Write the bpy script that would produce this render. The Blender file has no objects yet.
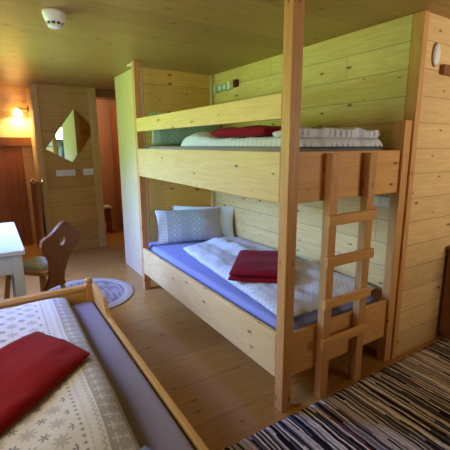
import bpy, bmesh, math, random
from mathutils import Vector, Matrix, noise
random.seed(7)
S = bpy.context.scene
COL = S.collection
PI = math.pi

# ------------------------------------------------------------------ camera
cam_d = bpy.data.cameras.new('camera')
cam = bpy.data.objects.new('camera', cam_d)
COL.objects.link(cam)
RT = Vector((0.83960739, -0.54319253, -0.00113737))
UP = Vector((0.11298885, 0.17259693, 0.97849058))
FW = Vector((0.53131247, 0.82167644, -0.20628836))
m = Matrix.Identity(4)
for i in range(3):
    m[i][0], m[i][1], m[i][2] = RT[i], UP[i], -FW[i]
m[0][3], m[1][3], m[2][3] = -1.18233, -1.33881, 1.41387
cam.matrix_world = m
cam_d.sensor_width = 36
cam_d.lens = 375.0 / 450 * 36
cam_d.shift_x = -6.9 / 450
cam_d.shift_y = -1.0 / 450
cam_d.clip_start = 0.02
S.camera = cam

# ------------------------------------------------------------------ world, light, exposure
W = bpy.data.worlds.new('world')
S.world = W
W.use_nodes = True
W.node_tree.nodes['Background'].inputs[0].default_value = (0.55, 0.75, 1.0, 1)
W.node_tree.nodes['Background'].inputs[1].default_value = 0.6


def area(name, loc, direction, sx, sy, power, color, spread=180):
    d = bpy.data.lights.new(name, 'AREA')
    d.shape = 'RECTANGLE'
    d.size, d.size_y = sx, sy
    d.energy = power
    d.color = color
    d.spread = math.radians(spread)
    o = bpy.data.objects.new(name, d)
    COL.objects.link(o)
    o.location = loc
    o.rotation_euler = Vector(direction).to_track_quat('-Z', 'Y').to_euler()
    return o


# daylight entering through the far window of the left wall: blue sky light falling
# downwards, and green-yellow light thrown up from the meadow outside
SKY = (0.15, 0.25, 1.0)
GRASS = (0.50, 1.0, 0.16)
area('daylight_sky_one', (-1.93, 2.35, 1.45), (1, -0.45, -1.3), 1.2, 0.8, 112, SKY, 105)
area('daylight_meadow_one', (-1.93, 2.35, 1.47), (1, -0.45, 0.25), 1.2, 0.8, 31, GRASS, 140)
area('fill_near', (-1.93, 0.1, 1.45), (1, 0.25, -0.1), 1.0, 0.8, 12, (1.0, 0.95, 0.78), 160)  # added fill for the foreground, set at the unseen near window
# daylight from the window in the rear wall
area('daylight_rear', (1.7, -2.33, 1.5), (0.0, 1, 0.36), 1.1, 0.9, 20, (1.0, 0.96, 0.86), 120)

S.view_settings.view_transform = 'Standard'
S.view_settings.look = 'None'
S.view_settings.gamma = 1
S.view_settings.use_curve_mapping = False
S.view_settings.exposure = 0.0


# ------------------------------------------------------------------ material helpers
def srgb(r, g, b):
    f = lambda c: (c / 12.92) if c <= 0.04045 else ((c + 0.055) / 1.055) ** 2.4
    return (f(r / 255), f(g / 255), f(b / 255), 1)


class NT:
    def __init__(self, name, rough=0.5, spec=0.3):
        self.m = bpy.data.materials.new(name)
        self.m.use_nodes = True
        self.t = self.m.node_tree
        self.b = self.t.nodes['Principled BSDF']
        self.b.inputs['Roughness'].default_value = rough
        self.b.inputs['Specular IOR Level'].default_value = spec

    def n(self, typ, **kw):
        x = self.t.nodes.new(typ)
        for k, v in kw.items():
            setattr(x, k, v)
        return x

    def L(self, a, b):
        self.t.links.new(a, b)

    def put(self, sock, v):
        if hasattr(v, 'is_output'):
            self.L(v, sock)
        else:
            sock.default_value = v

    def M(self, op, a, b=0.0, c=0.0):
        x = self.n('ShaderNodeMath', operation=op)
        self.put(x.inputs[0], a)
        self.put(x.inputs[1], b)
        self.put(x.inputs[2], c)
        return x.outputs[0]

    def mix(self, fac, a, b, blend='MIX'):
        x = self.n('ShaderNodeMix', data_type='RGBA', blend_type=blend)
        self.put(x.inputs[0], fac)
        self.put(x.inputs[6], a)
        self.put(x.inputs[7], b)
        return x.outputs[2]

    def xyz(self, v):
        x = self.n('ShaderNodeSeparateXYZ')
        self.L(v, x.inputs[0])
        return x.outputs

    def vec(self, a, b, c):
        x = self.n('ShaderNodeCombineXYZ')
        self.put(x.inputs[0], a)
        self.put(x.inputs[1], b)
        self.put(x.inputs[2], c)
        return x.outputs[0]

    def noise(self, v, scale, detail=3, rough=0.5):
        x = self.n('ShaderNodeTexNoise')
        self.L(v, x.inputs['Vector'])
        x.inputs['Scale'].default_value = scale
        x.inputs['Detail'].default_value = detail
        x.inputs['Roughness'].default_value = rough
        return x.outputs[0]

    def sm(self, v, a, b):
        x = self.n('ShaderNodeMapRange', interpolation_type='SMOOTHSTEP')
        self.put(x.inputs[0], v)
        x.inputs[1].default_value = a
        x.inputs[2].default_value = b
        return x.outputs[0]

    def bump(self, h, strength=0.3, dist=0.01):
        x = self.n('ShaderNodeBump')
        x.inputs['Strength'].default_value = strength
        x.inputs['Distance'].default_value = dist
        self.L(h, x.inputs['Height'])
        self.L(x.outputs[0], self.b.inputs['Normal'])

    def color(self, c):
        self.put(self.b.inputs['Base Color'], c)


def wood(name, grain='x', board=None, base=(222, 186, 132), dark=(202, 158, 104), knot=(96, 58, 32),
         rough=0.45, spec=0.3, knots=1.0, seam=0.5, length=None):
    """pine: grain runs along one axis; board = (axis, width, offset) draws the plank joints"""
    k = NT(name, rough, spec)
    tc = k.n('ShaderNodeTexCoord').outputs['Object']
    X = k.xyz(tc)
    ax = {'x': 0, 'y': 1, 'z': 2}
    g = X[ax[grain]]
    others = [i for i in range(3) if i != ax[grain]]
    a, b = X[others[0]], X[others[1]]
    rnd = k.n('ShaderNodeObjectInfo').outputs['Random']
    seed = k.M('MULTIPLY', rnd, 17.0)
    tone = rnd
    line = None
    if board:
        c = k.M('DIVIDE', k.M('ADD', X[ax[board[0]]], board[2]), board[1])
        idx = k.M('FLOOR', c)
        fr = k.M('FRACT', c)
        w1 = k.n('ShaderNodeTexWhiteNoise', noise_dimensions='1D')
        k.L(idx, w1.inputs['W'])
        tone = w1.outputs[0]
        seed = k.M('MULTIPLY', tone, 23.0)
        e = k.M('MULTIPLY', k.M('MINIMUM', fr, k.M('SUBTRACT', 1.0, fr)), board[1])
        line = k.M('SUBTRACT', 1.0, k.sm(e, 0.0012, 0.0048))
        if length:
            cc = k.M('DIVIDE', k.M('ADD', g, k.M('MULTIPLY', tone, length)), length)
            w2 = k.n('ShaderNodeTexWhiteNoise', noise_dimensions='2D')
            k.L(k.vec(idx, k.M('FLOOR', cc), 0.0), w2.inputs[0])
            tone = w2.outputs[0]
            f2 = k.M('FRACT', cc)
            e2 = k.M('MULTIPLY', k.M('MINIMUM', f2, k.M('SUBTRACT', 1.0, f2)), length)
            line = k.M('MAXIMUM', line, k.M('SUBTRACT', 1.0, k.sm(e2, 0.001, 0.004)))
    gs = k.M('ADD', g, seed)
    v1 = k.vec(k.M('MULTIPLY', gs, 0.9), k.M('MULTIPLY', a, 9.0), k.M('MULTIPLY', b, 9.0))
    v2 = k.vec(k.M('MULTIPLY', gs, 3.0), k.M('MULTIPLY', a, 75.0), k.M('MULTIPLY', b, 75.0))
    n1 = k.noise(v1, 1.6, 3)
    rings = k.M('MULTIPLY', k.M('ADD', k.M('SINE', k.M('MULTIPLY', n1, 42.0)), 1.0), 0.5)
    n2 = k.noise(v2, 1.0, 2)
    f = k.M('ADD', k.M('MULTIPLY', rings, 0.34), k.M('MULTIPLY', k.sm(n2, 0.3, 0.75), 0.30))
    col = k.mix(f, srgb(*base), srgb(*dark))
    col = k.mix(1.0, col, k.mix(tone, (0.90, 0.88, 0.86, 1), (1.07, 1.07, 1.07, 1)), 'MULTIPLY')
    if knots:
        vo = k.n('ShaderNodeTexVoronoi')
        vo.inputs['Scale'].default_value = 1.0
        wob = k.noise(tc, 14.0, 1)
        k.L(k.vec(k.M('MULTIPLY', gs, 3.6), k.M('ADD', k.M('MULTIPLY', k.M('ADD', a, b), 9.0), k.M('MULTIPLY', wob, 0.12)),
                  0.0), vo.inputs['Vector'])
        vo.voronoi_dimensions = '2D'
        d = vo.outputs['Distance']
        rr = k.xyz(vo.outputs['Color'])[0]
        rad = k.M('MULTIPLY', k.M('MULTIPLY', rr, rr), 0.098 * knots)
        kn = k.M('SUBTRACT', 1.0, k.sm(k.M('DIVIDE', d, k.M('ADD', rad, 0.004)), 0.55, 1.25))
        halo = k.M('SUBTRACT', 1.0, k.sm(k.M('DIVIDE', d, k.M('ADD', rad, 0.004)), 0.8, 3.2))
        col = k.mix(k.M('MULTIPLY', halo, 0.30), col, srgb(*dark))
        col = k.mix(k.M('MULTIPLY', kn, 0.85), col, srgb(*knot))
    h = k.M('MULTIPLY', n2, 0.15)
    if line is not None:
        col = k.mix(k.M('MULTIPLY', line, seam), col, srgb(70, 42, 18))
        h = k.M('SUBTRACT', h, line)
    k.bump(h, 0.25, 0.004)
    k.color(col)
    return k.m


def plain(name, c, rough=0.5, metal=0.0, spec=0.4, var=0.0, emit=None, es=0.0):
    k = NT(name, rough, spec)
    k.b.inputs['Metallic'].default_value = metal
    if var:
        tc = k.n('ShaderNodeTexCoord').outputs['Object']
        nn = k.noise(tc, 9.0, 4)
        k.color(k.mix(k.M('MULTIPLY', nn, var), srgb(*c), srgb(*[x * 0.6 for x in c])))
        k.bump(nn, 0.1, 0.004)
    else:
        k.color(srgb(*c))
    if emit:
        k.b.inputs['Emission Color'].default_value = srgb(*emit)
        k.b.inputs['Emission Strength'].default_value = es
    return k.m


def fabric(name, c, c2=None, scale=300.0, rough=0.9, wrinkle=0.25):
    k = NT(name, rough, 0.1)
    tc = k.n('ShaderNodeTexCoord').outputs['Object']
    fine = k.noise(tc, scale, 2)
    big = k.noise(tc, 7.0, 4)
    k.color(k.mix(fine, srgb(*c), srgb(*(c2 or [x * 0.82 for x in c]))))
    k.b.inputs['Sheen Weight'].default_value = 0.04
    k.bump(k.M('ADD', k.M('MULTIPLY', fine, 0.12), big), wrinkle, 0.02)
    return k.m


def star_cloth(name, ground, taupe, ink, period=0.62, phase=0.0, zoom=1.0):
    """bed linen in uv metres: bands of stars, rows of dots, taupe stripes with small white flowers"""
    k = NT(name, 0.9, 0.1)
    uv = k.n('ShaderNodeTexCoord').outputs['UV']
    P = k.xyz(uv)
    u, v = k.M('MULTIPLY', k.M('ADD', P[0], phase), zoom), k.M('MULTIPLY', P[1], zoom)
    band = k.M('MULTIPLY', k.M('FRACT', k.M('DIVIDE', u, period)), period)

    def inband(a, b):
        return k.M('MULTIPLY', k.M('GREATER_THAN', band, a), k.M('LESS_THAN', band, b))

    def cellp(src, size, off):
        return k.M('MULTIPLY', k.M('SUBTRACT', k.M('FRACT', k.M('ADD', k.M('DIVIDE', src, size), off)), 0.5), size)

    def star(cu, cv, ou, ov, r0, amp, n, soft=0.003):
        fu, fv = cellp(band, cu, ou), cellp(v, cv, ov)
        r = k.M('SQRT', k.M('ADD', k.M('MULTIPLY', fu, fu), k.M('MULTIPLY', fv, fv)))
        th = k.M('ARCTAN2', fv, fu)
        rad = k.M('MULTIPLY', k.M('ADD', k.M('MULTIPLY', k.M('COSINE', k.M('MULTIPLY', th, n)), amp), 1.0), r0)
        return k.M('SUBTRACT', 1.0, k.sm(k.M('SUBTRACT', r, rad), -soft, soft))
    G, T, I = srgb(*ground), srgb(*taupe), srgb(*ink)
    Wt = srgb(235, 233, 226)
    col = k.mix(inband(0.0, 0.085), G, T)
    fl = k.M('MULTIPLY', star(0.04, 0.05, 0.0, 0.0, 0.0105, 0.7, 4.0), inband(0.02, 0.08))
    col = k.mix(k.M('MULTIPLY', fl, 0.5), col, Wt)
    zig = k.M('ABSOLUTE', cellp(v, 0.024, 0.0))
    edge = k.M('LESS_THAN', k.M('ABSOLUTE', k.M('SUBTRACT', k.M('SUBTRACT', band, 0.092), zig)), 0.004)
    col = k.mix(k.M('MULTIPLY', edge, 0.6), col, T)
    lace = k.M('MULTIPLY', star(0.03, 0.018, 0.2, 0.0, 0.005, 0.3, 4.0), inband(0.105, 0.135))
    col = k.mix(k.M('MULTIPLY', lace, 0.45), col, T)
    dots = k.M('MULTIPLY', star(0.02, 0.026, 0.0, 0.0, 0.0052, 0.15, 3.0), inband(0.14, 0.16))
    col = k.mix(k.M('MULTIPLY', dots, 0.8), col, I)
    s1 = k.M('MULTIPLY', star(0.085, 0.085, 0.0, 0.0, 0.0215, 0.34, 8.0), inband(0.17, 0.51))
    col = k.mix(k.M('MULTIPLY', s1, 0.62), col, T)
    s2 = k.M('MULTIPLY', star(0.085, 0.085, 0.5, 0.5, 0.0115, 0.62, 6.0, 0.002), inband(0.17, 0.51))
    col = k.mix(k.M('MULTIPLY', s2, 0.75), col, I)
    dots2 = k.M('MULTIPLY', star(0.02, 0.026, 0.0, 0.0, 0.0052, 0.15, 3.0), inband(0.52, 0.54))
    col = k.mix(k.M('MULTIPLY', dots2, 0.8), col, I)
    lace2 = k.M('MULTIPLY', star(0.03, 0.018, 0.2, 0.0, 0.005, 0.3, 4.0), inband(0.555, 0.61))
    col = k.mix(k.M('MULTIPLY', lace2, 0.45), col, T)
    tc = k.n('ShaderNodeTexCoord').outputs['Object']
    big = k.noise(tc, 6.0, 4)
    k.color(col)
    k.b.inputs['Sheen Weight'].default_value = 0.05
    k.bump(big, 0.35, 0.03)
    return k.m


M_wall = wood('pine_wall_boards_x', 'x', ('z', 0.153, 0.14), base=(228, 192, 132), dark=(208, 164, 106), seam=0.4)
M_wally = wood('pine_wall_boards_y', 'y', ('z', 0.153, 0.14), base=(224, 198, 136), dark=(206, 168, 104), length=2.6, seam=0.4)
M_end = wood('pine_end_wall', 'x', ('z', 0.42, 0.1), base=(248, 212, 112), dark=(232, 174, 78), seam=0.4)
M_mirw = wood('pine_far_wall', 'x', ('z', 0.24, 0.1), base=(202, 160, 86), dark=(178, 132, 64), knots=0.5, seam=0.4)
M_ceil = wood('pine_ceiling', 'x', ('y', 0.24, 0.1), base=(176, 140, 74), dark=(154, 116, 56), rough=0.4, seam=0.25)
M_floor = wood('pine_floor', 'x', ('y', 0.325, -0.16), base=(184, 136, 66), dark=(154, 106, 44), rough=0.30, spec=0.5,
               length=3.1, knots=0.9)
M_px = wood('pine_x', 'x', base=(222, 168, 100), dark=(202, 142, 76), knots=0.8)
M_py = wood('pine_y', 'y', base=(224, 190, 126), dark=(206, 164, 98), knots=0.8)
M_pz = wood('pine_z', 'z', base=(210, 156, 94), dark=(184, 126, 66), knots=0.7)
M_wing = wood('pine_wing', 'z', base=(226, 208, 164), dark=(210, 186, 136), knots=0.5)
M_trim = wood('pine_trim', 'z', base=(214, 180, 112), dark=(196, 154, 88), knots=0.4)
M_honey_x = wood('honey_wood_x', 'x', base=(206, 156, 86), dark=(186, 132, 64), knots=0.3)
M_honey_y = wood('honey_wood_y', 'y', base=(206, 156, 86), dark=(186, 132, 64), knots=0.3)
M_honey_z = wood('honey_wood_z', 'z', base=(200, 148, 82), dark=(178, 124, 58), knots=0.3)
M_brown = wood('brown_wood', 'z', base=(146, 94, 54), dark=(112, 66, 36), knots=0.3)
M_chair_shaded = wood('chair_wood_shaded', 'z', base=(140, 88, 44), dark=(108, 64, 28), knots=0.3)  # honey-brown wood darkened: the backrest's shade is put into the colour
M_door = wood('red_brown_wood', 'z', ('x', 0.14, 0.0), base=(168, 104, 58), dark=(130, 74, 38), knots=0.5)
M_white = plain('white_plastic', (232, 230, 222), 0.35)
M_grey = plain('grey_grille', (60, 62, 62), 0.6)
M_tablew = plain('white_lacquer', (186, 194, 200), 0.3, spec=0.5)
M_plaster = plain('pink_plaster', (214, 160, 122), 0.9, var=0.3)
M_lilac = fabric('lilac_sheet', (152, 154, 196), (134, 137, 182), wrinkle=0.15)
M_sheetg = fabric('grey_lilac_sheet', (166, 160, 154), (150, 144, 140), wrinkle=0.15)
M_sheetd = fabric('dusk_lilac_sheet', (150, 138, 142), (134, 122, 128), wrinkle=0.12)
M_red = fabric('red_fleece', (150, 26, 22), (118, 14, 12), scale=180, wrinkle=0.3)
M_crim = fabric('crimson_fleece', (146, 20, 42), (112, 12, 30), scale=180, wrinkle=0.3)
M_linen = star_cloth('star_linen', (226, 218, 212), (176, 166, 156), (112, 108, 106))
M_linenb = star_cloth('star_linen_bluish', (212, 213, 216), (190, 191, 196), (140, 142, 156), phase=0.2, zoom=1.9)
M_metal = plain('brushed_metal', (190, 184, 170), 0.3, 1.0)
M_brass = plain('dark_brass', (90, 66, 34), 0.35, 1.0)
M_glow = plain('lamp_glass', (255, 240, 205), 0.4, emit=(255, 214, 140), es=14)
M_glass = plain('window_glass', (230, 240, 255), 0.05)
k_ = M_glass.node_tree.nodes['Principled BSDF']
k_.inputs['Transmission Weight'].default_value = 1.0
k_.inputs['IOR'].default_value = 1.1
M_mirror = plain('mirror_silver', (236, 238, 236), 0.01, 1.0)


# ------------------------------------------------------------------ mesh helpers
class MB:
    def __init__(self):
        self.bm = bmesh.new()
        self.uv = self.bm.loops.layers.uv.new('UVMap')

    def box(self, x0, x1, y0, y1, z0, z1, bev=0.003, mat=None):
        t = bmesh.new()
        bmesh.ops.create_cube(t, size=1)
        for v in t.verts:
            v.co = Vector(((x0 + x1) / 2 + v.co.x * (x1 - x0), (y0 + y1) / 2 + v.co.y * (y1 - y0),
                           (z0 + z1) / 2 + v.co.z * (z1 - z0)))
        if bev:
            bmesh.ops.bevel(t, geom=list(t.edges), offset=bev, segments=2, affect='EDGES', profile=0.5)
        return self.take(t, mat)

    def prism(self, pts, axis, a, b, bev=0.0, mat=None):
        """extrude a closed 2-D outline along an axis from a to b"""
        t = bmesh.new()
        def P(p, w):
            return {'x': (w, p[0], p[1]), 'y': (p[0], w, p[1]), 'z': (p[0], p[1], w)}[axis]
        va = [t.verts.new(P(p, a)) for p in pts]
        vb = [t.verts.new(P(p, b)) for p in pts]
        n = len(pts)
        t.faces.new(va)
        t.faces.new(vb[::-1])
        for i in range(n):
            t.faces.new((va[i], vb[i], vb[(i + 1) % n], va[(i + 1) % n]))
        bmesh.ops.recalc_face_normals(t, faces=list(t.faces))
        if bev:
            ed = [e for e in t.edges if abs(e.calc_face_angle(0)) > 0.6]
            bmesh.ops.bevel(t, geom=ed, offset=bev, segments=2, affect='EDGES', profile=0.5)
        return self.take(t, mat)

    def lathe(self, prof, seg=28, mat=None):
        t = bmesh.new()
        rings = []
        for r, z in prof:
            if r < 1e-5:
                rings.append([t.verts.new((0, 0, z))])
            else:
                rings.append([t.verts.new((r * math.cos(2 * PI * i / seg), r * math.sin(2 * PI * i / seg), z))
                              for i in range(seg)])
        for A, B in zip(rings, rings[1:]):
            for i in range(seg):
                j = (i + 1) % seg
                q = [A[i % len(A)], A[j % len(A)], B[j % len(B)], B[i % len(B)]]
                q = [x for n, x in enumerate(q) if x not in q[:n]]
                if len(q) > 2:
                    try:
                        t.faces.new(q)
                    except ValueError:
                        pass
        bmesh.ops.recalc_face_normals(t, faces=list(t.faces))
        return self.take(t, mat, smooth=True)

    def tube(self, pts, r, seg=10, mat=None):
        t = bmesh.new()
        rings = []
        pts = [Vector(p) for p in pts]
        for i, p in enumerate(pts):
            d = (pts[min(i + 1, len(pts) - 1)] - pts[max(i - 1, 0)]).normalized()
            s = d.orthogonal().normalized()
            if rings:
                s = (rings[-1][1] - d * rings[-1][1].dot(d)).normalized()
            q = d.cross(s)
            rings.append(([t.verts.new(p + (s * math.cos(2 * PI * k / seg) + q * math.sin(2 * PI * k / seg)) * r)
                           for k in range(seg)], s))
        for A, B in zip(rings, rings[1:]):
            for k in range(seg):
                t.faces.new((A[0][k], A[0][(k + 1) % seg], B[0][(k + 1) % seg], B[0][k]))
        t.faces.new(rings[0][0])
        t.faces.new(rings[-1][0][::-1])
        bmesh.ops.recalc_face_normals(t, faces=list(t.faces))
        return self.take(t, mat, smooth=True)

    def slab(self, corners, z0, th, p=6.0, nx=40, ny=40, rough=0.0, seed=0.0, pillow=False, freq=5.0, fn=None,
             mat=None, uvswap=False, q=0.5):
        """cloth slab over a quad footprint with rounded edges; corners counter-clockwise from u=0,v=0"""
        t = bmesh.new()
        uvl = t.loops.layers.uv.new('UVMap')
        c = [Vector((x, y, 0)) for x, y in corners]
        lu = (c[1] - c[0]).length
        lv = (c[3] - c[0]).length
        top, bot = [], []
        uvs = {}
        for i in range(nx + 1):
            s = math.sin((i / nx - 0.5) * PI)
            ra, rb = [], []
            for j in range(ny + 1):
                w = math.sin((j / ny - 0.5) * PI)
                a, b = (s + 1) / 2, (w + 1) / 2
                P = (c[0] * (1 - a) + c[1] * a) * (1 - b) + (c[3] * (1 - a) + c[2] * a) * b
                pr = max(0.0, 1 - abs(s) ** p) ** q * max(0.0, 1 - abs(w) ** p) ** q
                nz = noise.noise(Vector((P.x * freq + seed, P.y * freq, seed))) * rough
                nz += noise.noise(Vector((P.x * freq * 2.7 + seed, P.y * freq * 2.7, seed + 5))) * rough * 0.35
                hx = fn(a, b) if fn else 0.0
                if pillow == 'soft':
                    zc = z0 + th / 2
                    zt, zb = zc + (th / 2 + nz + hx) * pr, zc - th / 2 * pr
                    P = P + Vector((nz, nz * 0.7, 0)) * 0.5
                elif pillow:
                    zt, zb = z0 + th / 2 * pr + nz * pr, z0 - th / 2 * pr
                    pull = 1 - 0.06 * (1 - abs(w) ** 2) * abs(s) ** 6
                    P = P + (c[1] - c[0]) * (s / 2) * (pull - 1)
                    pull2 = -0.06 * (1 - abs(s) ** 2) * abs(w) ** 6
                    P = P + (c[3] - c[0]) * (w / 2) * pull2
                else:
                    zt, zb = z0 + (th + nz + hx) * pr, z0
                    P = P + Vector((nz, nz * 0.7, 0)) * 0.5
                ra.append(t.verts.new((P.x, P.y, zt)))
                edge = i in (0, nx) or j in (0, ny)
                rb.append(ra[-1] if (edge and pillow) else t.verts.new((P.x, P.y, zb)))
                uvs[ra[-1]] = uvs[rb[-1]] = (b * lv, a * lu) if uvswap else (a * lu, b * lv)
            top.append(ra)
            bot.append(rb)
        def F(vs):
            vs = [x for n_, x in enumerate(vs) if x not in vs[:n_]]
            if len(vs) > 2:
                try:
                    f = t.faces.new(vs)
                    for l in f.loops:
                        l[uvl].uv = uvs[l.vert]
                except ValueError:
                    pass
        for i in range(nx):
            for j in range(ny):
                F([top[i][j], top[i + 1][j], top[i + 1][j + 1], top[i][j + 1]])
                F([bot[i][j], bot[i][j + 1], bot[i + 1][j + 1], bot[i + 1][j]])
        if not pillow:
            for i in range(nx):
                F([bot[i][0], bot[i + 1][0], top[i + 1][0], top[i][0]])
                F([top[i][ny], top[i + 1][ny], bot[i + 1][ny], bot[i][ny]])
            for j in range(ny):
                F([top[0][j], top[0][j + 1], bot[0][j + 1], bot[0][j]])
                F([bot[nx][j], bot[nx][j + 1], top[nx][j + 1], top[nx][j]])
        return self.take(t, mat, smooth=True)

    def take(self, t, mat=None, smooth=False):
        if mat is not None:
            bmesh.ops.transform(t, matrix=mat, verts=list(t.verts))
        if smooth:
            for f in t.faces:
                f.smooth = True
        me = bpy.data.meshes.new('tmp')
        t.to_mesh(me)
        t.free()
        self.bm.from_mesh(me)
        bpy.data.meshes.remove(me)
        return self

    def build(self, name, mat, parent=None):
        me = bpy.data.meshes.new(name)
        self.bm.to_mesh(me)
        self.bm.free()
        me.materials.append(mat)
        o = bpy.data.objects.new(name, me)
        COL.objects.link(o)
        if parent:
            o.parent = parent
            o.matrix_parent_inverse = parent.matrix_world.inverted()
        return o


def B(*a, **k):
    return MB().box(*a, **k)


def tag(o, label, cat, group=None):
    o['label'] = label
    o['category'] = cat
    if group:
        o['group'] = group
    return o


def thing(name, label, cat, loc, group=None, rz=0.0):
    o = bpy.data.objects.new(name, None)
    o.empty_display_size = 0.1
    COL.objects.link(o)
    o.location = loc
    o.rotation_euler = (0, 0, rz)
    o.matrix_world = Matrix.Translation(loc) @ Matrix.Rotation(rz, 4, 'Z')
    return tag(o, label, cat, group)


def struct(name, mb, mat, parent=None):
    o = mb.build(name, mat, parent)
    if not parent:
        o['kind'] = 'structure'
    return o


# ------------------------------------------------------------------ the room
H = 2.145
struct('floor', B(-2.1, 3.1, -2.5, 5.4, -0.1, 0, 0), M_floor)
struct('ceiling', B(-2.1, 3.1, -2.5, 5.4, H, H + 0.1, 0), M_ceil)
struct('wall_back', B(0.96, 1.04, 0.065, 2.46, 0, H, 0), M_wally)
struct('wall_end', B(0.185, 0.96, 2.36, 2.46, 0, H, 0), M_end)
struct('wall_wing', B(0.11, 0.18, 2.36, 3.05, 0, H, 0.004), M_wing)
struct('wall_right', B(1.0, 3.1, 0.0, 0.06, 0, H, 0), M_wall)
struct('trim_1', B(0.955, 1.0, -0.012, 0.06, 0, H, 0.003), M_pz)
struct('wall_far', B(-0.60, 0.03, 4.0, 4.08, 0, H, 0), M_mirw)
struct('trim_2', B(-0.625, -0.565, 3.975, 3.999, 0, H, 0.003), M_trim)
struct('trim_3', B(0.03, 0.125, 3.975, 4.09, 0, H, 0.003), M_trim)
struct('trim_4', B(0.127, 0.96, 4.0, 4.08, 2.04, H, 0.003), M_brown)
struct('wall_side', B(-0.625, -0.56, 4.082, 4.65, 0, H, 0), M_wally)
struct('wall_recess', B(-2.0, -0.56, 4.652, 4.75, 0, H, 0), M_wall)
struct('trim_6', B(0.925, 0.959, 2.32, 2.359, 0, H, 0.003), M_wing)
struct('trim_5', B(-1.999, -0.628, 4.60, 4.65, 1.40, 1.52, 0.004), M_brown)
struct('wall_passage_right', B(0.96, 1.04, 2.465, 5.3, 0, H, 0), M_plaster)
struct('wall_passage_end', B(-0.56, 0.96, 5.2, 5.3, 0, H, 0), M_plaster)
struct('wall_rear', MB().box(-2.1, 1.15, -2.5, -2.4, 0, H, 0).box(2.25, 3.1, -2.5, -2.4, 0, H, 0)
       .box(1.15, 2.25, -2.5, -2.4, 0, 0.95, 0).box(1.15, 2.25, -2.5, -2.4, 1.95, H, 0), M_wall)
struct('wall_bench_side', B(3.0, 3.1, -2.4, 0.0, 0, H, 0), M_wally)
WL = MB()
ys = [-2.4, -0.4, 0.6, 1.75, 2.95, 4.652]
for i, (a, b) in enumerate(zip(ys, ys[1:])):
    if i in (1, 3):
        WL.box(-2.1, -2.0, a, b, 0, 1.0, 0)
        WL.box(-2.1, -2.0, a, b, 1.9, H, 0)
    else:
        WL.box(-2.1, -2.0, a, b, 0, H, 0)
struct('wall_left', WL, M_wally)


def window(idx, x0, x1, y0, y1, z0, z1, along):
    f = MB()
    t = 0.05
    if along == 'y':
        f.box(x0, x1, y0, y0 + t, z0, z1).box(x0, x1, y1 - t, y1, z0, z1)
        f.box(x0, x1, y0 + t, y1 - t, z0, z0 + t).box(x0, x1, y0 + t, y1 - t, z1 - t, z1)
        f.box(x0, x1, (y0 + y1) / 2 - 0.03, (y0 + y1) / 2 + 0.03, z0 + t, z1 - t)
    else:
        f.box(x0, x0 + t, y0, y1, z0, z1).box(x1 - t, x1, y0, y1, z0, z1)
        f.box(x0 + t, x1 - t, y0, y1, z0, z0 + t).box(x0 + t, x1 - t, y0, y1, z1 - t, z1)
        f.box((x0 + x1) / 2 - 0.03, (x0 + x1) / 2 + 0.03, y0, y1, z0 + t, z1 - t)
    o = struct('window_%d' % idx, f, M_pz)
    xm, ym = (x0 + x1) / 2, (y0 + y1) / 2
    if along == 'y':
        B(xm - 0.003, xm + 0.003, y0 + t, y1 - t, z0 + t, z1 - t, 0).build('pane', M_glass, o)
    else:
        B(x0 + t, x1 - t, ym - 0.003, ym + 0.003, z0 + t, z1 - t, 0).build('pane', M_glass, o)


window(1, -2.09, -2.03, -0.4, 0.6, 1.0, 1.9, 'y')
window(2, -2.09, -2.03, 1.75, 2.95, 1.0, 1.9, 'y')
window(3, 1.15, 2.25, -2.49, -2.43, 0.95, 1.95, 'x')

# door boards in the recess, the half door with its levers, the passage door
d1 = struct('door_1', B(-1.9, -0.75, 4.615, 4.645, 0.0, 1.39, 0.003), M_door)
d2 = struct('door_2', B(-0.705, -0.67, 3.78, 4.55, 0.02, 0.98, 0.004), M_brown)
for s, nm in ((-1, 'lever'), (1, 'lever')):
    x = -0.7075 if s < 0 else -0.6675
    pts = [(x, 3.83, 0.955), (x + s * 0.035, 3.83, 0.97), (x + s * 0.04, 3.85, 0.985), (x + s * 0.04, 3.95, 1.0)]
    MB().tube(pts, 0.009).build(nm, M_metal, d2)
d3 = struct('door_3', B(0.62, 0.66, 4.35, 5.15, 0.02, 2.0, 0.004), M_door)
MB().tube([(0.615, 4.42, 1.0), (0.575, 4.42, 1.0), (0.575, 4.52, 1.0)], 0.009).build('lever', M_metal, d3)

# ------------------------------------------------------------------ bunk bed
bunk = thing('bunk_bed', 'pine bunk bed with plain board rails and a ladder, standing in the alcove', 'bed', (0, 0, 0))
B(0, 0.065, 0, 0.064, 0, H - 0.002, 0.004).build('post', M_pz, bunk)
B(0.0, 0.062, 2.08, 2.14, 0, H - 0.002, 0.004).build('post', M_pz, bunk)
B(0.885, 0.95, 0.0, 0.06, 0, 1.555, 0.004).build('post', M_pz, bunk)
B(0.0, 0.028, 0.0645, 2.0795, 0.180, 0.433).build('lower_side_rail', M_py, bunk)
B(0.0, 0.028, 0.0645, 2.0795, 1.132, 1.382).build('upper_side_rail', M_py, bunk)
B(0.0, 0.025, 0.0645, 2.0795, 1.534, 1.649).build('guard_rail', M_py, bunk)
B(0.0655, 0.8845, 0.018, 0.044, 0.180, 0.433).build('lower_end_panel', M_px, bunk)
B(0.0655, 0.8845, 0.018, 0.044, 1.132, 1.382).build('upper_end_panel', M_px, bunk)
for z in (0.20, 1.15):
    B(0.03, 0.92, 0.066, 2.34, z, z + 0.025).build('bed_base', M_py, bunk)
    B(0.93, 0.955, 0.066, 2.315, z, z + 0.2).build('wall_side_rail', M_py, bunk)
for x0, x1 in ((0.255, 0.312), (0.548, 0.606)):
    B(x0, x1, -0.032, 0.0165, 0.0, 1.372).build('ladder_stile', M_pz, bunk)
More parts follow.
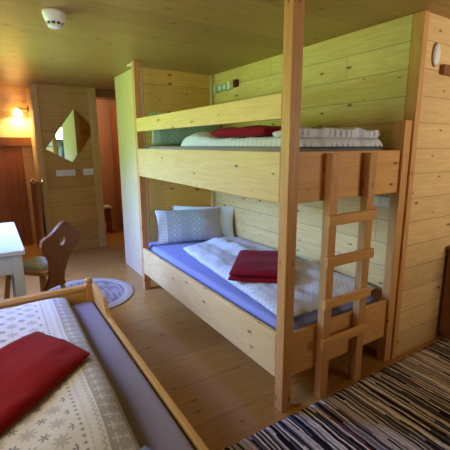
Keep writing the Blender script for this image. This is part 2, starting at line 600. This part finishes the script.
for z0, z1 in ((1.010, 1.064), (0.787, 0.842), (0.556, 0.606), (0.330, 0.376)):
    B(0.232, 0.606, -0.058, -0.033, z0, z1).build('ladder_rung', M_px, bunk)

# ------------------------------------------------------------------ bunk bedding
o = MB().slab([(0.068, 0.07), (0.925, 0.07), (0.925, 2.33), (0.068, 2.33)], 0.227, 0.215, p=40, rough=0.0)
tag(o.build('mattress', M_lilac), 'mattress in a lilac sheet on the lower bunk', 'mattress', None)
o = MB().slab([(0.068, 0.07), (0.925, 0.07), (0.925, 2.33), (0.068, 2.33)], 1.177, 0.226, p=40, rough=0.0)
tag(o.build('mattress', M_sheetg), 'mattress in a grey sheet on the upper bunk', 'mattress', None)


def fold_lower(a, b):
    ridge = 0.035 * math.exp(-((a - 0.62 + 0.10 * b) / 0.14) ** 2) * min(1, b * 2)
    return ridge - 0.012 * math.exp(-((a - 0.42) / 0.08) ** 2)


tag(MB().slab([(0.085, 0.09), (0.90, 0.11), (0.88, 1.84), (0.24, 1.70)], 0.441, 0.085, p=7, nx=60, ny=90, rough=0.022,
              seed=3.1, freq=6.5, fn=fold_lower, pillow='soft').build('duvet', M_linenb),
    'star-patterned duvet spread over the lower bunk under a crimson blanket', 'duvet')


def folded(name, label, mat, origin, ang, lx, ly, z0, th, layers=2, seed=0.0, fold=0.02):
    root_m = Matrix.Translation((origin[0], origin[1], 0)) @ Matrix.Rotation(ang, 4, 'Z')
    mb = MB()
    lt = th / layers
    for i in range(layers):
        e = fold * i
        mb.slab([(e * 0.4, e * 0.3), (lx - e * 0.2, e), (lx - e * 0.5, ly - e * 0.3), (e * 0.2, ly - e)], z0 + i * lt * 0.96,
                lt * 1.10, p=9, nx=40, ny=40, rough=0.009, seed=seed + i * 3, freq=6.0, mat=root_m, pillow='soft')
    return tag(mb.build(name, mat), label, 'blanket')


folded('folded_blanket', 'folded crimson fleece blanket lying on the lower bunk', M_crim, (0.075, 0.66), math.radians(-42), 0.43,
       0.60, 0.518, 0.074, seed=2.0)

P1 = Matrix.Translation((0.145, 2.07, 0.452)) @ Matrix.Rotation(math.radians(-15), 4, 'Z') @ Matrix.Rotation(math.radians(72), 4, 'X')


def pillow_cloth(name, base, light, dot, edge_band, band2):
    k = NT(name, 0.9, 0.1)
    uv = k.n('ShaderNodeTexCoord').outputs['UV']
    P = k.xyz(uv)
    u, v = P[0], P[1]
    def cell(src, s, off=0.0):
        return k.M('MULTIPLY', k.M('SUBTRACT', k.M('FRACT', k.M('ADD', k.M('DIVIDE', src, s), off)), 0.5), s)
    def dots(su, sv, r, off=0.0):
        fu, fv = cell(u, su, off), cell(v, sv, off)
        th = k.M('ARCTAN2', fv, fu)
        rr = k.M('MULTIPLY', k.M('ADD', k.M('MULTIPLY', k.M('COSINE', k.M('MULTIPLY', th, 4.0)), 0.35), 1.0), r)
        d = k.M('SQRT', k.M('ADD', k.M('MULTIPLY', fu, fu), k.M('MULTIPLY', fv, fv)))
        return k.M('SUBTRACT', 1.0, k.sm(k.M('SUBTRACT', d, rr), -0.003, 0.003))
    def rng(a, b):
        return k.M('MULTIPLY', k.M('GREATER_THAN', u, a), k.M('LESS_THAN', u, b))
    col = k.mix(rng(*edge_band), srgb(*base), srgb(*light))
    col = k.mix(rng(*band2), col, srgb(196, 196, 190))
    d1 = k.M('MULTIPLY', dots(0.05, 0.05, 0.009), k.M('MAXIMUM', rng(0.15, 0.25), rng(0.34, 0.44)))
    d2 = k.M('MULTIPLY', dots(0.05, 0.05, 0.006, 0.5), k.M('MAXIMUM', rng(0.15, 0.25), rng(0.34, 0.44)))
    col = k.mix(k.M('MULTIPLY', k.M('MAXIMUM', d1, d2), 0.85), col, srgb(*dot))
    d3 = k.M('MULTIPLY', dots(0.03, 0.03, 0.007), k.M('MAXIMUM', rng(*band2), rng(*edge_band)))
    col = k.mix(k.M('MULTIPLY', d3, 0.45), col, srgb(140, 136, 128))
    k.color(col)
    tc = k.n('ShaderNodeTexCoord').outputs['Object']
    k.bump(k.noise(tc, 9.0, 4), 0.3, 0.02)
    return k.m


M_pil1 = pillow_cloth('pillow_cloth_blue_grey', (176, 192, 194), (222, 232, 234), (226, 230, 232), (0.0, 0.105), (0.47, 0.80))
M_pil2 = pillow_cloth('pillow_cloth_pale', (218, 226, 212), (218, 226, 212), (180, 196, 190), (0.0, 0.1), (0.0, 0.02))
M_pil3 = pillow_cloth('pillow_cloth_teal', (150, 196, 190), (176, 212, 206), (206, 224, 220), (0.0, 0.06), (0.5, 0.52))
M_pil4 = pillow_cloth('pillow_cloth_slate', (120, 126, 156), (120, 126, 156), (216, 218, 224), (0.0, 0.05), (0.7, 0.72))


def pillow(label, mat, M, w, h, th, seed, group=None):
    o = MB().slab([(0, 0), (w, 0), (w, h), (0, h)], 0, th, p=2.6, nx=40, ny=30, rough=0.012, seed=seed, pillow=True, mat=M,
                  q=0.62)
    return tag(o.build('pillow', mat), label, 'pillow', group)


pillow('blue-grey pillow with white star rows leaning at the head of the lower bunk', M_pil1, P1, 0.68, 0.34, 0.13, 1.0)
P2 = Matrix.Translation((0.385, 2.265, 0.452)) @ Matrix.Rotation(math.radians(-37), 4, 'Z') @ Matrix.Rotation(math.radians(76), 4, 'X')
pillow('pale green-white pillow standing behind the blue-grey pillow on the lower bunk', M_pil2, P2, 0.67, 0.34, 0.085, 2.0)

ud = MB()
ud.slab([(0.17, 0.10), (0.83, 0.10), (0.86, 1.42), (0.15, 1.48)], 1.404, 0.056, p=26, nx=50, ny=70, rough=0.014, seed=8.0, freq=9.0,
        fn=lambda a, b: 0.055 * math.exp(-((b - 0.86) / 0.13) ** 2) * (0.7 + 0.3 * math.sin(9 * a + 14 * b)))
ud.slab([(0.16, 0.112), (0.80, 0.105), (0.81, 0.33), (0.15, 0.31)], 1.450, 0.050, p=26, nx=60, ny=40, rough=0.022, seed=12.0, freq=9.0,
        pillow='soft', q=0.4)
tag(ud.build('duvet', M_linenb),
    'doubled-over star-patterned duvet on the upper bunk behind the post', 'duvet')
folded('folded_blanket', 'folded crimson fleece blanket on the upper bunk behind the guard rail', M_crim, (0.19, 0.44), 0.0, 0.42, 0.64,
       1.461, 0.062, layers=1, seed=5.0)
P3 = Matrix.Translation((0.15, 2.06, 1.413)) @ Matrix.Rotation(math.radians(-3), 4, 'Z') @ Matrix.Rotation(math.radians(70), 4, 'X')
pillow('teal patterned pillow leaning on the far end of the upper bunk', M_pil3, P3, 0.70, 0.31, 0.12, 3.0)
P4 = Matrix.Translation((0.19, 2.23, 1.412)) @ Matrix.Rotation(math.radians(-4), 4, 'Z') @ Matrix.Rotation(math.radians(80), 4, 'X')
pillow('white pillow whose corner shows above the guard rail of the upper bunk', M_pil2, P4, 0.70, 0.325, 0.11, 4.0)

# ------------------------------------------------------------------ single bed in the foreground
sb = thing('single_bed', 'honey-coloured single bed with low side rail in the foreground', 'bed', (-1.16, 0.1, 0))
rail = [(-0.95, 0.20), (1.06, 0.20), (1.06, 0.545), (1.04, 0.552), (0.80, 0.540), (0.775, 0.525), (0.735, 0.47), (0.70, 0.452),
        (-0.60, 0.452), (-0.95, 0.452)]
MB().prism(rail, 'x', -0.705, -0.682, 0.003).build('side_rail', M_honey_y, sb)
MB().prism(rail, 'x', -1.645, -1.622, 0.003).build('side_rail', M_honey_y, sb)
foot = [(-1.585, 0.16), (-0.742, 0.16), (-0.742, 0.505), (-1.585, 0.505)]
MB().prism(foot, 'y', 1.075, 1.10, 0.002).build('footboard', M_honey_x, sb)
B(-1.60, -0.725, 1.062, 1.112, 0.506, 0.535, 0.008).build('footboard_cap', M_honey_x, sb)
MB().prism(foot, 'y', -0.985, -0.96, 0.002).build('headboard', M_honey_x, sb)
for x in (-0.715, -1.612):
    for y in (1.088, -0.972):
        lg = MB()
        if y > 0:
            lg.box(x - 0.026, x + 0.026, y - 0.026, y + 0.026, 0, 0.545, 0.006)
            lg.lathe([(0.0, 0.0), (0.018, 0.0), (0.02, 0.006), (0.026, 0.018), (0.02, 0.03), (0.0, 0.034)], 16,
                     Matrix.Translation((x, y, 0.543)))
        else:
            lg.box(x - 0.026, x + 0.026, y - 0.026, y + 0.026, 0, 0.545, 0.006)
        lg.build('corner_post', M_honey_z, sb)
B(-1.62, -0.7075, -0.955, 1.055, 0.205, 0.235).build('bed_base', M_honey_y, sb)
tag(MB().slab([(-1.615, -0.95), (-0.7065, -0.95), (-0.7065, 1.058), (-1.615, 1.058)], 0.237, 0.211, p=120)
    .build('mattress', M_sheetd), 'mattress in a grey-lilac sheet on the foreground single bed', 'mattress')


def puff(a, b):
    return 0.012 * math.sin(a * 7 + b * 4) + 0.016 * math.exp(-((b - 1) / 0.10) ** 2)


tag(MB().slab([(-0.875, -0.37), (-0.862, 1.035), (-1.60, 1.035), (-1.60, -0.37)], 0.443, 0.086, p=11, nx=80, ny=60, rough=0.010,
              seed=21.0, freq=4.0, fn=puff, uvswap=True, pillow='soft').build('duvet', M_linen),
    'white duvet with taupe stars on the foreground single bed', 'duvet')
rb = MB()
RC = [(-0.897, 0.205), (-1.065, 0.54), (-1.56, 0.19), (-1.43, -0.29)]
rb.slab(RC, 0.519, 0.058, p=8, nx=60, ny=60, rough=0.016, seed=9.0, freq=5.0, pillow='soft')
tag(rb.build('folded_blanket', M_red), 'folded bright red fleece blanket on the foreground single bed', 'blanket')
P5 = Matrix.Translation((-0.866, -0.345, 0.495)) @ Matrix.Rotation(math.radians(-152), 4, 'Z') @ Matrix.Rotation(math.radians(4), 4, 'X')
pillow('slate-blue pillow corner at the bottom edge, at the near end of the single bed', M_pil4, P5, 0.42, 0.27, 0.10, 6.0)

# ------------------------------------------------------------------ table
tb = thing('table', 'white painted table under the window beside the single bed', 'table', (-1.4, 1.9, 0))
MB().box(-1.80, -1.036, 1.352, 1.62, 0.722, 0.75, 0.004).box(-1.80, -1.036, 1.6215, 2.44, 0.722, 0.75, 0.004).build(
    'tabletop', M_tablew, tb)
MB().box(-1.75, -1.09, 1.40, 1.42, 0.585, 0.7215).box(-1.75, -1.09, 2.38, 2.40, 0.585, 0.7215).box(
    -1.75, -1.73, 1.42, 2.38, 0.585, 0.7215).box(-1.11, -1.09, 1.42, 2.38, 0.585, 0.7215).build('apron', M_tablew, tb)
for x in (-1.115, -1.78):
    for y in (1.385, 2.365):
        B(x, x + 0.06, y, y + 0.06, 0, 0.7215).build('leg', M_tablew, tb)

# ------------------------------------------------------------------ carved chair
ch = thing('carved_chair', 'brown wooden chair with a curved back and a hole, beside the white table', 'chair', (-0.88, 1.72, 0))
CM = Matrix.Translation((-0.845, 1.75, 0.025)) @ Matrix.Rotation(math.radians(32), 4, 'Z')   # local +Y = facing direction
seat = [(-0.11, -0.02), (-0.10, -0.04), (0.10, -0.04), (0.11, -0.02), (0.19, 0.33), (0.17, 0.36), (-0.17, 0.36), (-0.19, 0.33)]
MB().prism(seat, 'z', 0.425, 0.455, 0.004, CM).build('seat', M_honey_y, ch)
half = [(x * 0.9, z) for x, z in [(0.11, 0.30), (0.085, 0.34), (0.075, 0.40), (0.082, 0.46), (0.10, 0.54), (0.135, 0.60), (0.185, 0.645), (0.198, 0.685), (0.196, 0.735), (0.165, 0.752),
        (0.13, 0.765), (0.095, 0.79), (0.06, 0.825), (0.03, 0.85), (0.0, 0.86)]]
outline = half + [(-x, z) for x, z in half[::-1][1:]]
t = bmesh.new()
hole = [(0.028 * math.cos(a), 0.70 + 0.040 * math.sin(a)) for a in [2 * PI * i / 24 for i in range(24)]]
TB = 0.022
loops = []
for yy in (0.0, TB):
    vo = [t.verts.new((x, yy, z)) for x, z in outline]
    vh = [t.verts.new((x, yy, z)) for x, z in hole]
    eo = [t.edges.new((vo[i], vo[(i + 1) % len(vo)])) for i in range(len(vo))]
    eh = [t.edges.new((vh[i], vh[(i + 1) % len(vh)])) for i in range(len(vh))]
    bmesh.ops.triangle_fill(t, use_beauty=True, use_dissolve=False, edges=eo + eh)
    loops.append((vo, vh))
for k in (0, 1):
    A_, B_ = loops[0][k], loops[1][k]
    for i in range(len(A_)):
        j = (i + 1) % len(A_)
        t.faces.new((A_[i], A_[j], B_[j], B_[i]))
bmesh.ops.recalc_face_normals(t, faces=list(t.faces))
tilt = CM @ Matrix.Translation((0, -0.062, 0.44)) @ Matrix.Rotation(math.radians(17), 4, 'X') @ Matrix.Translation((0, 0, -0.44))
MB().take(t, tilt).build('backrest', M_chair_shaded, ch)
for x, y, sx, sy in ((-0.075, 0.03, -0.04, -0.05), (0.075, 0.03, 0.04, -0.05), (-0.15, 0.30, -0.05, 0.05), (0.15, 0.30, 0.05, 0.05)):
    ft = CM @ Vector((x + sx, y + sy, 0.0))
    ft.z = 0.014 if (Vector((ft.x + 0.5, ft.y - 2.27)).length < 0.52) else 0.0
    MB().tube([ft, CM @ Vector((x + sx * 0.5, y + sy * 0.5, 0.22)), CM @ Vector((x, y, 0.43))],
              0.019, 10).build('leg', M_honey_z, ch)
cu = MB().slab([(-0.09, 0.02), (0.09, 0.02), (0.165, 0.34), (-0.165, 0.34)], 0.454, 0.03, p=8, nx=24, ny=24, rough=0.006, seed=2.0,
               mat=CM)
tag(cu.build('seat_cushion', fabric('cream_cushion', (206, 200, 176), wrinkle=0.3)), 'cream seat cushion on the carved wooden chair',
    'cushion')

# ------------------------------------------------------------------ rugs
k = NT('rag_rug_weave', 0.95, 0.05)
tc = k.n('ShaderNodeTexCoord').outputs['Object']
X = k.xyz(tc)
wob = k.M('MULTIPLY', k.M('SUBTRACT', k.noise(tc, 9.0, 2), 0.5), 0.022)
xs = k.M('ADD', X[0], wob)
id1 = k.M('FLOOR', k.M('DIVIDE', xs, 0.0105))
dash = k.M('FLOOR', k.M('ADD', k.M('MULTIPLY', X[1], 1.7), k.M('MULTIPLY', id1, 0.37)))
wn = k.n('ShaderNodeTexWhiteNoise', noise_dimensions='2D')
k.L(k.vec(id1, dash, 0.0), wn.inputs[0])
cr = k.n('ShaderNodeValToRGB')
cr.color_ramp.interpolation = 'CONSTANT'
stops = [(0.0, (30, 27, 30)), (0.17, (186, 172, 158)), (0.32, (98, 90, 88)), (0.42, (226, 212, 190)), (0.58, (44, 40, 44)),
         (0.67, (196, 184, 164)), (0.80, (240, 226, 196)), (0.89, (124, 114, 106)), (0.965, (140, 62, 48)), (0.98, (96, 100, 122))]
while len(cr.color_ramp.elements) < len(stops):
    cr.color_ramp.elements.new(0.5)
for e, (p_, c_) in zip(cr.color_ramp.elements, stops):
    e.position = p_
    e.color = srgb(*c_)
k.L(wn.outputs[0], cr.inputs[0])
fine = k.noise(k.vec(k.M('MULTIPLY', X[0], 90.0), k.M('MULTIPLY', X[1], 30.0), 0.0), 1.0, 2)
k.color(k.mix(k.M('MULTIPLY', k.sm(fine, 0.35, 0.75), 0.35), cr.outputs[0], srgb(52, 44, 40)))
fr = k.M('FRACT', k.M('DIVIDE', xs, 0.0105))
k.bump(k.M('ADD', k.M('MULTIPLY', k.M('SINE', k.M('MULTIPLY', fr, PI)), 1.0), fine), 0.3, 0.005)
M_rag = k.m
t = bmesh.new()
nx, ny = 180, 50
g = [[None] * (ny + 1) for _ in range(nx + 1)]
gb = [[None] * (ny + 1) for _ in range(nx + 1)]
for i in range(nx + 1):
    for j in range(ny + 1):
        x = -0.50 + 2.9 * i / nx
        y = -0.045 - 1.25 * j / ny
        if j in (0, ny):
            y += 0.012 * noise.noise(Vector((x * 30, j, 0)))
        z = 0.010 + 0.003 * noise.noise(Vector((x * 8, y * 5, 0))) + 0.002 * noise.noise(Vector((x * 40, y * 8, 2)))
        if i in (0, nx) or j in (0, ny):
            z = 0.005
        g[i][j] = t.verts.new((x, y, z))
        gb[i][j] = t.verts.new((x, y, 0.0005))
for i in range(nx):
    for j in range(ny):
        t.faces.new((g[i][j], g[i][j + 1], g[i + 1][j + 1], g[i + 1][j]))
        t.faces.new((gb[i][j], gb[i + 1][j], gb[i + 1][j + 1], gb[i][j + 1]))
for i in range(nx):
    t.faces.new((g[i][0], g[i + 1][0], gb[i + 1][0], gb[i][0]))
    t.faces.new((g[i + 1][ny], g[i][ny], gb[i][ny], gb[i + 1][ny]))
for j in range(ny):
    t.faces.new((g[0][j + 1], g[0][j], gb[0][j], gb[0][j + 1]))
    t.faces.new((g[nx][j], g[nx][j + 1], gb[nx][j + 1], gb[nx][j]))
tag(MB().take(t, None, True).build('rag_rug', M_rag), 'striped black and beige rag rug in front of the bunk ladder', 'rug')

k = NT('round_rug_weave', 0.9, 0.1)
tc = k.n('ShaderNodeTexCoord').outputs['Generated']
X = k.xyz(tc)
cx_, cy_ = k.M('SUBTRACT', X[0], 0.5), k.M('SUBTRACT', X[1], 0.5)
r_ = k.M('SQRT', k.M('ADD', k.M('MULTIPLY', cx_, cx_), k.M('MULTIPLY', cy_, cy_)))
st = k.noise(k.vec(k.M('MULTIPLY', X[0], 40.0), k.M('MULTIPLY', X[1], 6.0), 0.0), 1.0, 3)
inner = k.mix(k.sm(st, 0.42, 0.6), srgb(156, 142, 122), srgb(118, 106, 92))
ringn = k.noise(k.vec(k.M('MULTIPLY', r_, 60.0), 0.0, 0.0), 1.0, 2)
ring = k.mix(ringn, srgb(190, 170, 138), srgb(166, 148, 118))
k.color(k.mix(k.sm(r_, 0.395, 0.41), inner, ring))
k.bump(st, 0.4, 0.006)
tag(MB().lathe([(0, 0.001), (0.52, 0.001), (0.525, 0.006), (0.515, 0.012), (0.425, 0.014), (0.42, 0.010), (0.0, 0.010)], 64,
               Matrix.Translation((-0.54, 2.27, 0)) @ Matrix.Diagonal((0.89, 0.89, 1, 1))).build('round_rug', k.m),
    'round lilac-grey rug with a pale border beyond the single bed', 'rug')

# ------------------------------------------------------------------ mirror
MQ = [(-0.167, 1.869), (0.075, 1.611), (-0.235, 1.197), (-0.541, 1.366)]
mi = thing('mirror', 'tilted diamond-shaped mirror on the far wooden wall', 'mirror', (-0.2, 3.99, 1.5))
mc = (sum(p[0] for p in MQ) / 4, sum(p[1] for p in MQ) / 4)
MM = Matrix.Translation((mc[0], 3.975, 0)) @ Matrix.Rotation(math.radians(3.0), 4, 'Z')
MB().prism([(x - mc[0], z) for x, z in MQ], 'y', -0.006, 0.0, 0, MM).build('mirror_glass', M_mirror, mi)
MB().prism([((x - mc[0]) * 0.97, mc[1] + (z - mc[1]) * 0.97) for x, z in MQ], 'y', 0.0005, 0.007, 0, MM).build('backing', M_brown, mi)


# ------------------------------------------------------------------ small wall fittings
def plate(label, x0, x1, z0, z1, n, group=None):
    t = thing('switch_plate', label, 'switch', ((x0 + x1) / 2, 3.999, (z0 + z1) / 2))
    B(x0, x1, 3.990, 3.999, z0, z1, 0.003).build('cover_frame', M_white, t)
    w = (x1 - x0 - 0.016) / n
    for i in range(n):
        a = x0 + 0.008 + i * w
        B(a + 0.004, a + w - 0.004, 3.985, 3.9895, z0 + 0.010, z1 - 0.010, 0.002).build('rocker', M_white, t)


plate('white triple switch plate under the mirror, left of the pair', -0.441, -0.205, 1.018, 1.098, 3)
plate('white double switch plate under the mirror, nearer the door frame', -0.108, 0.027, 1.018, 1.105, 2)

sk = thing('power_socket', 'grey socket strip with white and dark red ends high above the upper bunk', 'socket', (0.955, 2.05, 1.98))
B(0.925, 0.9595, 1.99, 2.235, 1.955, 2.020, 0.004).build('housing', plain('grey_blue_plastic', (150, 170, 178), 0.4), sk)
B(0.915, 0.9595, 2.236, 2.262, 1.945, 2.028, 0.004).build('end_cap', M_white, sk)
B(0.912, 0.9595, 1.945, 1.989, 1.955, 2.030, 0.004).build('plug', M_white, sk)
B(0.925, 0.9595, 1.90, 1.944, 1.963, 2.025, 0.004).build('adapter', plain('pale_pink_plastic', (206, 170, 164), 0.4), sk)
B(0.920, 0.9595, 1.845, 1.899, 1.965, 2.035, 0.008).build('red_cap', plain('dark_red_plastic', (96, 30, 20), 0.5), sk)
for y in (2.06, 2.15):
    MB().lathe([(0, 0), (0.022, 0), (0.022, 0.004), (0.017, 0.004), (0.015, -0.002 + 0.004), (0, 0.002)], 20,
               Matrix.Translation((0.9245, y, 1.988)) @ Matrix.Rotation(-PI / 2, 4, 'Y')).build('socket_face', M_white, sk)
so = thing('wall_outlet', 'pale outlet box on the alcove wall below the upper bunk, beside the right post', 'socket', (0.955, 0.16, 1.05))
B(0.935, 0.9595, 0.085, 0.235, 1.02, 1.09, 0.004).build('housing', plain('pale_lilac_plastic', (214, 210, 220), 0.4), so)
B(0.931, 0.9345, 0.10, 0.155, 1.03, 1.08, 0.002).build('socket_face', M_white, so)
B(0.931, 0.9345, 0.165, 0.22, 1.03, 1.08, 0.002).build('socket_face', M_white, so)

sd = thing('smoke_detector', 'white smoke detector on the wooden ceiling', 'smoke detector', (-0.77, 1.13, H))
MB().lathe([(0, 0), (0.062, 0), (0.062, -0.012), (0.058, -0.03), (0.046, -0.058), (0.0, -0.058)], 32,
           Matrix.Translation((-0.77, 1.13, H - 0.001))).build('housing', M_white, sd)
MB().lathe([(0, -0.0585), (0.0445, -0.0585), (0.041, -0.070), (0, -0.070)], 32, Matrix.Translation((-0.77, 1.13, H - 0.001))).build(
    'grille', M_grey, sd)
MB().lathe([(0, -0.0705), (0.041, -0.0705), (0.036, -0.082), (0.02, -0.087), (0, -0.087)], 32,
           Matrix.Translation((-0.77, 1.13, H - 0.001))).build('nose', M_white, sd)
for i in range(10):
    a = 2 * PI * i / 10
    MB().box(-0.004, 0.004, 0.0405, 0.0465, -0.0705, -0.058, 0.001,
             Matrix.Translation((-0.77, 1.13, H - 0.001)) @ Matrix.Rotation(a, 4, 'Z')).build('grille_bar', M_white, sd)

ov = thing('wall_sensor', 'small white oval sensor on the right wooden wall', 'sensor', (1.11, -0.01, 1.93))
SC = Matrix.Translation((1.108, -0.001, 1.932)) @ Matrix.Rotation(PI / 2, 4, 'X') @ Matrix.Diagonal((0.5, 1.0, 1.0, 1))
MB().lathe([(0, 0), (0.060, 0), (0.060, 0.008), (0.054, 0.018), (0.035, 0.024), (0, 0.025)], 32, SC).build('cover', M_white, ov)
SC2 = Matrix.Translation((1.108, -0.001, 1.932)) @ Matrix.Rotation(PI / 2, 4, 'X') @ Matrix.Diagonal((0.5, 1.0, 1.0, 1))
MB().lathe([(0.061, 0), (0.068, 0), (0.066, 0.006), (0.061, 0.006)], 32, SC2).build('rim', M_brown, ov)

hr = thing('hook_rail', 'brown wooden rail end on the right wall beside the white sensor', 'shelf', (1.4, -0.02, 1.86))
B(1.175, 1.75, -0.030, -0.001, 1.828, 1.885, 0.004).build('board', M_brown, hr)
for x in (1.35, 1.6):
    MB().tube([(x, -0.031, 1.86), (x, -0.075, 1.855), (x, -0.085, 1.88)], 0.008).build('peg', M_brown, hr)

cl = B(0.02, 0.06, 2.19, 2.33, H - 0.012, H - 0.001, 0.002).build('ceiling_strip', M_white)  # thin white strip under the ceiling boards
tag(cl, 'small white strip on the ceiling above the wing panel', 'clip')

# wall lamp in the recess
lp = thing('wall_lamp', 'glowing wall lamp in the recess left of the mirror wall', 'lamp', (-0.63, 4.55, 1.88))
MB().lathe([(0, 0), (0.04, 0), (0.036, 0.012), (0, 0.014)], 20,
           Matrix.Translation((-0.626, 4.55, 1.89)) @ Matrix.Rotation(-PI / 2, 4, 'Y')).build('wall_rose', M_brass, lp)
MB().tube([(-0.64, 4.55, 1.89), (-0.69, 4.55, 1.885), (-0.74, 4.55, 1.90), (-0.76, 4.55, 1.885)], 0.007).build('arm', M_brass, lp)
MB().lathe([(0.012, 0.0), (0.03, -0.012), (0.05, -0.045), (0.058, -0.085), (0.054, -0.085), (0.046, -0.046), (0.026, -0.016), (0.012, -0.004)], 24,
           Matrix.Translation((-0.76, 4.55, 1.885))).build('shade', M_glow, lp)
ld = bpy.data.lights.new('wall_lamp_bulb', 'POINT')
ld.energy = 30
ld.color = (1.0, 0.68, 0.34)
ld.shadow_soft_size = 0.03
lo = bpy.data.objects.new('wall_lamp_bulb', ld)
COL.objects.link(lo)
lo.location = (-0.76, 4.55, 1.835)

# unseen lamp added to brighten the passage behind the mirror wall
cl2 = thing('added_passage_lamp', 'added round lamp lighting the passage beyond the doorway, out of view', 'lamp', (-0.1, 4.65, H))
MB().lathe([(0, -0.001), (0.11, -0.001), (0.11, -0.02), (0.0, -0.02)], 24, Matrix.Translation((-0.1, 4.65, H))).build('base', M_white, cl2)
MB().lathe([(0, -0.021), (0.10, -0.021), (0.085, -0.06), (0.04, -0.08), (0, -0.083)], 24, Matrix.Translation((-0.1, 4.65, H))).build(
    'lamp_shade', M_glow, cl2)
ld = bpy.data.lights.new('passage_fill', 'POINT')
ld.energy = 10
ld.color = (1.0, 0.82, 0.64)
ld.shadow_soft_size = 0.06
lo = bpy.data.objects.new('passage_fill', ld)
COL.objects.link(lo)
lo.location = (-0.1, 4.65, H - 0.14)

st_ = thing('stool', 'dark stool with a white top in the passage beyond the doorway', 'stool', (0.33, 4.85, 0))
B(0.22, 0.44, 4.74, 4.96, 0.415, 0.445, 0.006).build('seat', M_white, st_)
for x in (0.235, 0.395):
    for y in (4.755, 4.915):
        B(x, x + 0.03, y, y + 0.03, 0, 0.4145).build('leg', M_brown, st_)
B(0.236, 0.424, 4.756, 4.944, 0.20, 0.40).build('apron', M_brown, st_)

# low cabinet at the right edge
cb = thing('low_cabinet', 'dark brown low cabinet at the right edge beside the wooden wall', 'cabinet', (1.6, -0.25, 0))
prof = [(-0.02, 0.06), (-0.02, 0.665), (-0.035, 0.685), (-0.40, 0.685), (-0.40, 0.06)]
MB().prism(prof, 'x', 1.50, 2.2, 0.003).build('body', M_brown, cb)
B(1.49, 2.21, -0.41, -0.012, 0.686, 0.71, 0.006).build('top', M_brown, cb)
B(1.52, 2.18, -0.38, -0.03, 0.013, 0.0595).build('plinth', M_brown, cb)
d = B(1.52, 1.84, -0.418, -0.401, 0.09, 0.66).build('door', M_brown, cb)
MB().lathe([(0, 0), (0.008, 0), (0.008, 0.014), (0.015, 0.022), (0, 0.03)], 16,
           Matrix.Translation((1.80, -0.4185, 0.4)) @ Matrix.Rotation(PI / 2, 4, 'X')).build('knob', M_metal, d)
d = B(1.86, 2.18, -0.418, -0.401, 0.09, 0.66).build('door', M_brown, cb)
MB().lathe([(0, 0), (0.008, 0), (0.008, 0.014), (0.015, 0.022), (0, 0.03)], 16,
           Matrix.Translation((1.90, -0.4185, 0.4)) @ Matrix.Rotation(PI / 2, 4, 'X')).build('knob', M_metal, d)

# things of one kind share a group
GROUPS = {'mattress': 'mattresses on the beds', 'duvet': 'star-patterned duvets on the beds', 'pillow': 'pillows on the beds',
          'blanket': 'folded red blankets on the beds', 'switch': 'switch plates under the mirror'}
for o in list(COL.objects):
    if o.parent is None and o.get('category') in GROUPS:
        o['group'] = GROUPS[o['category']]
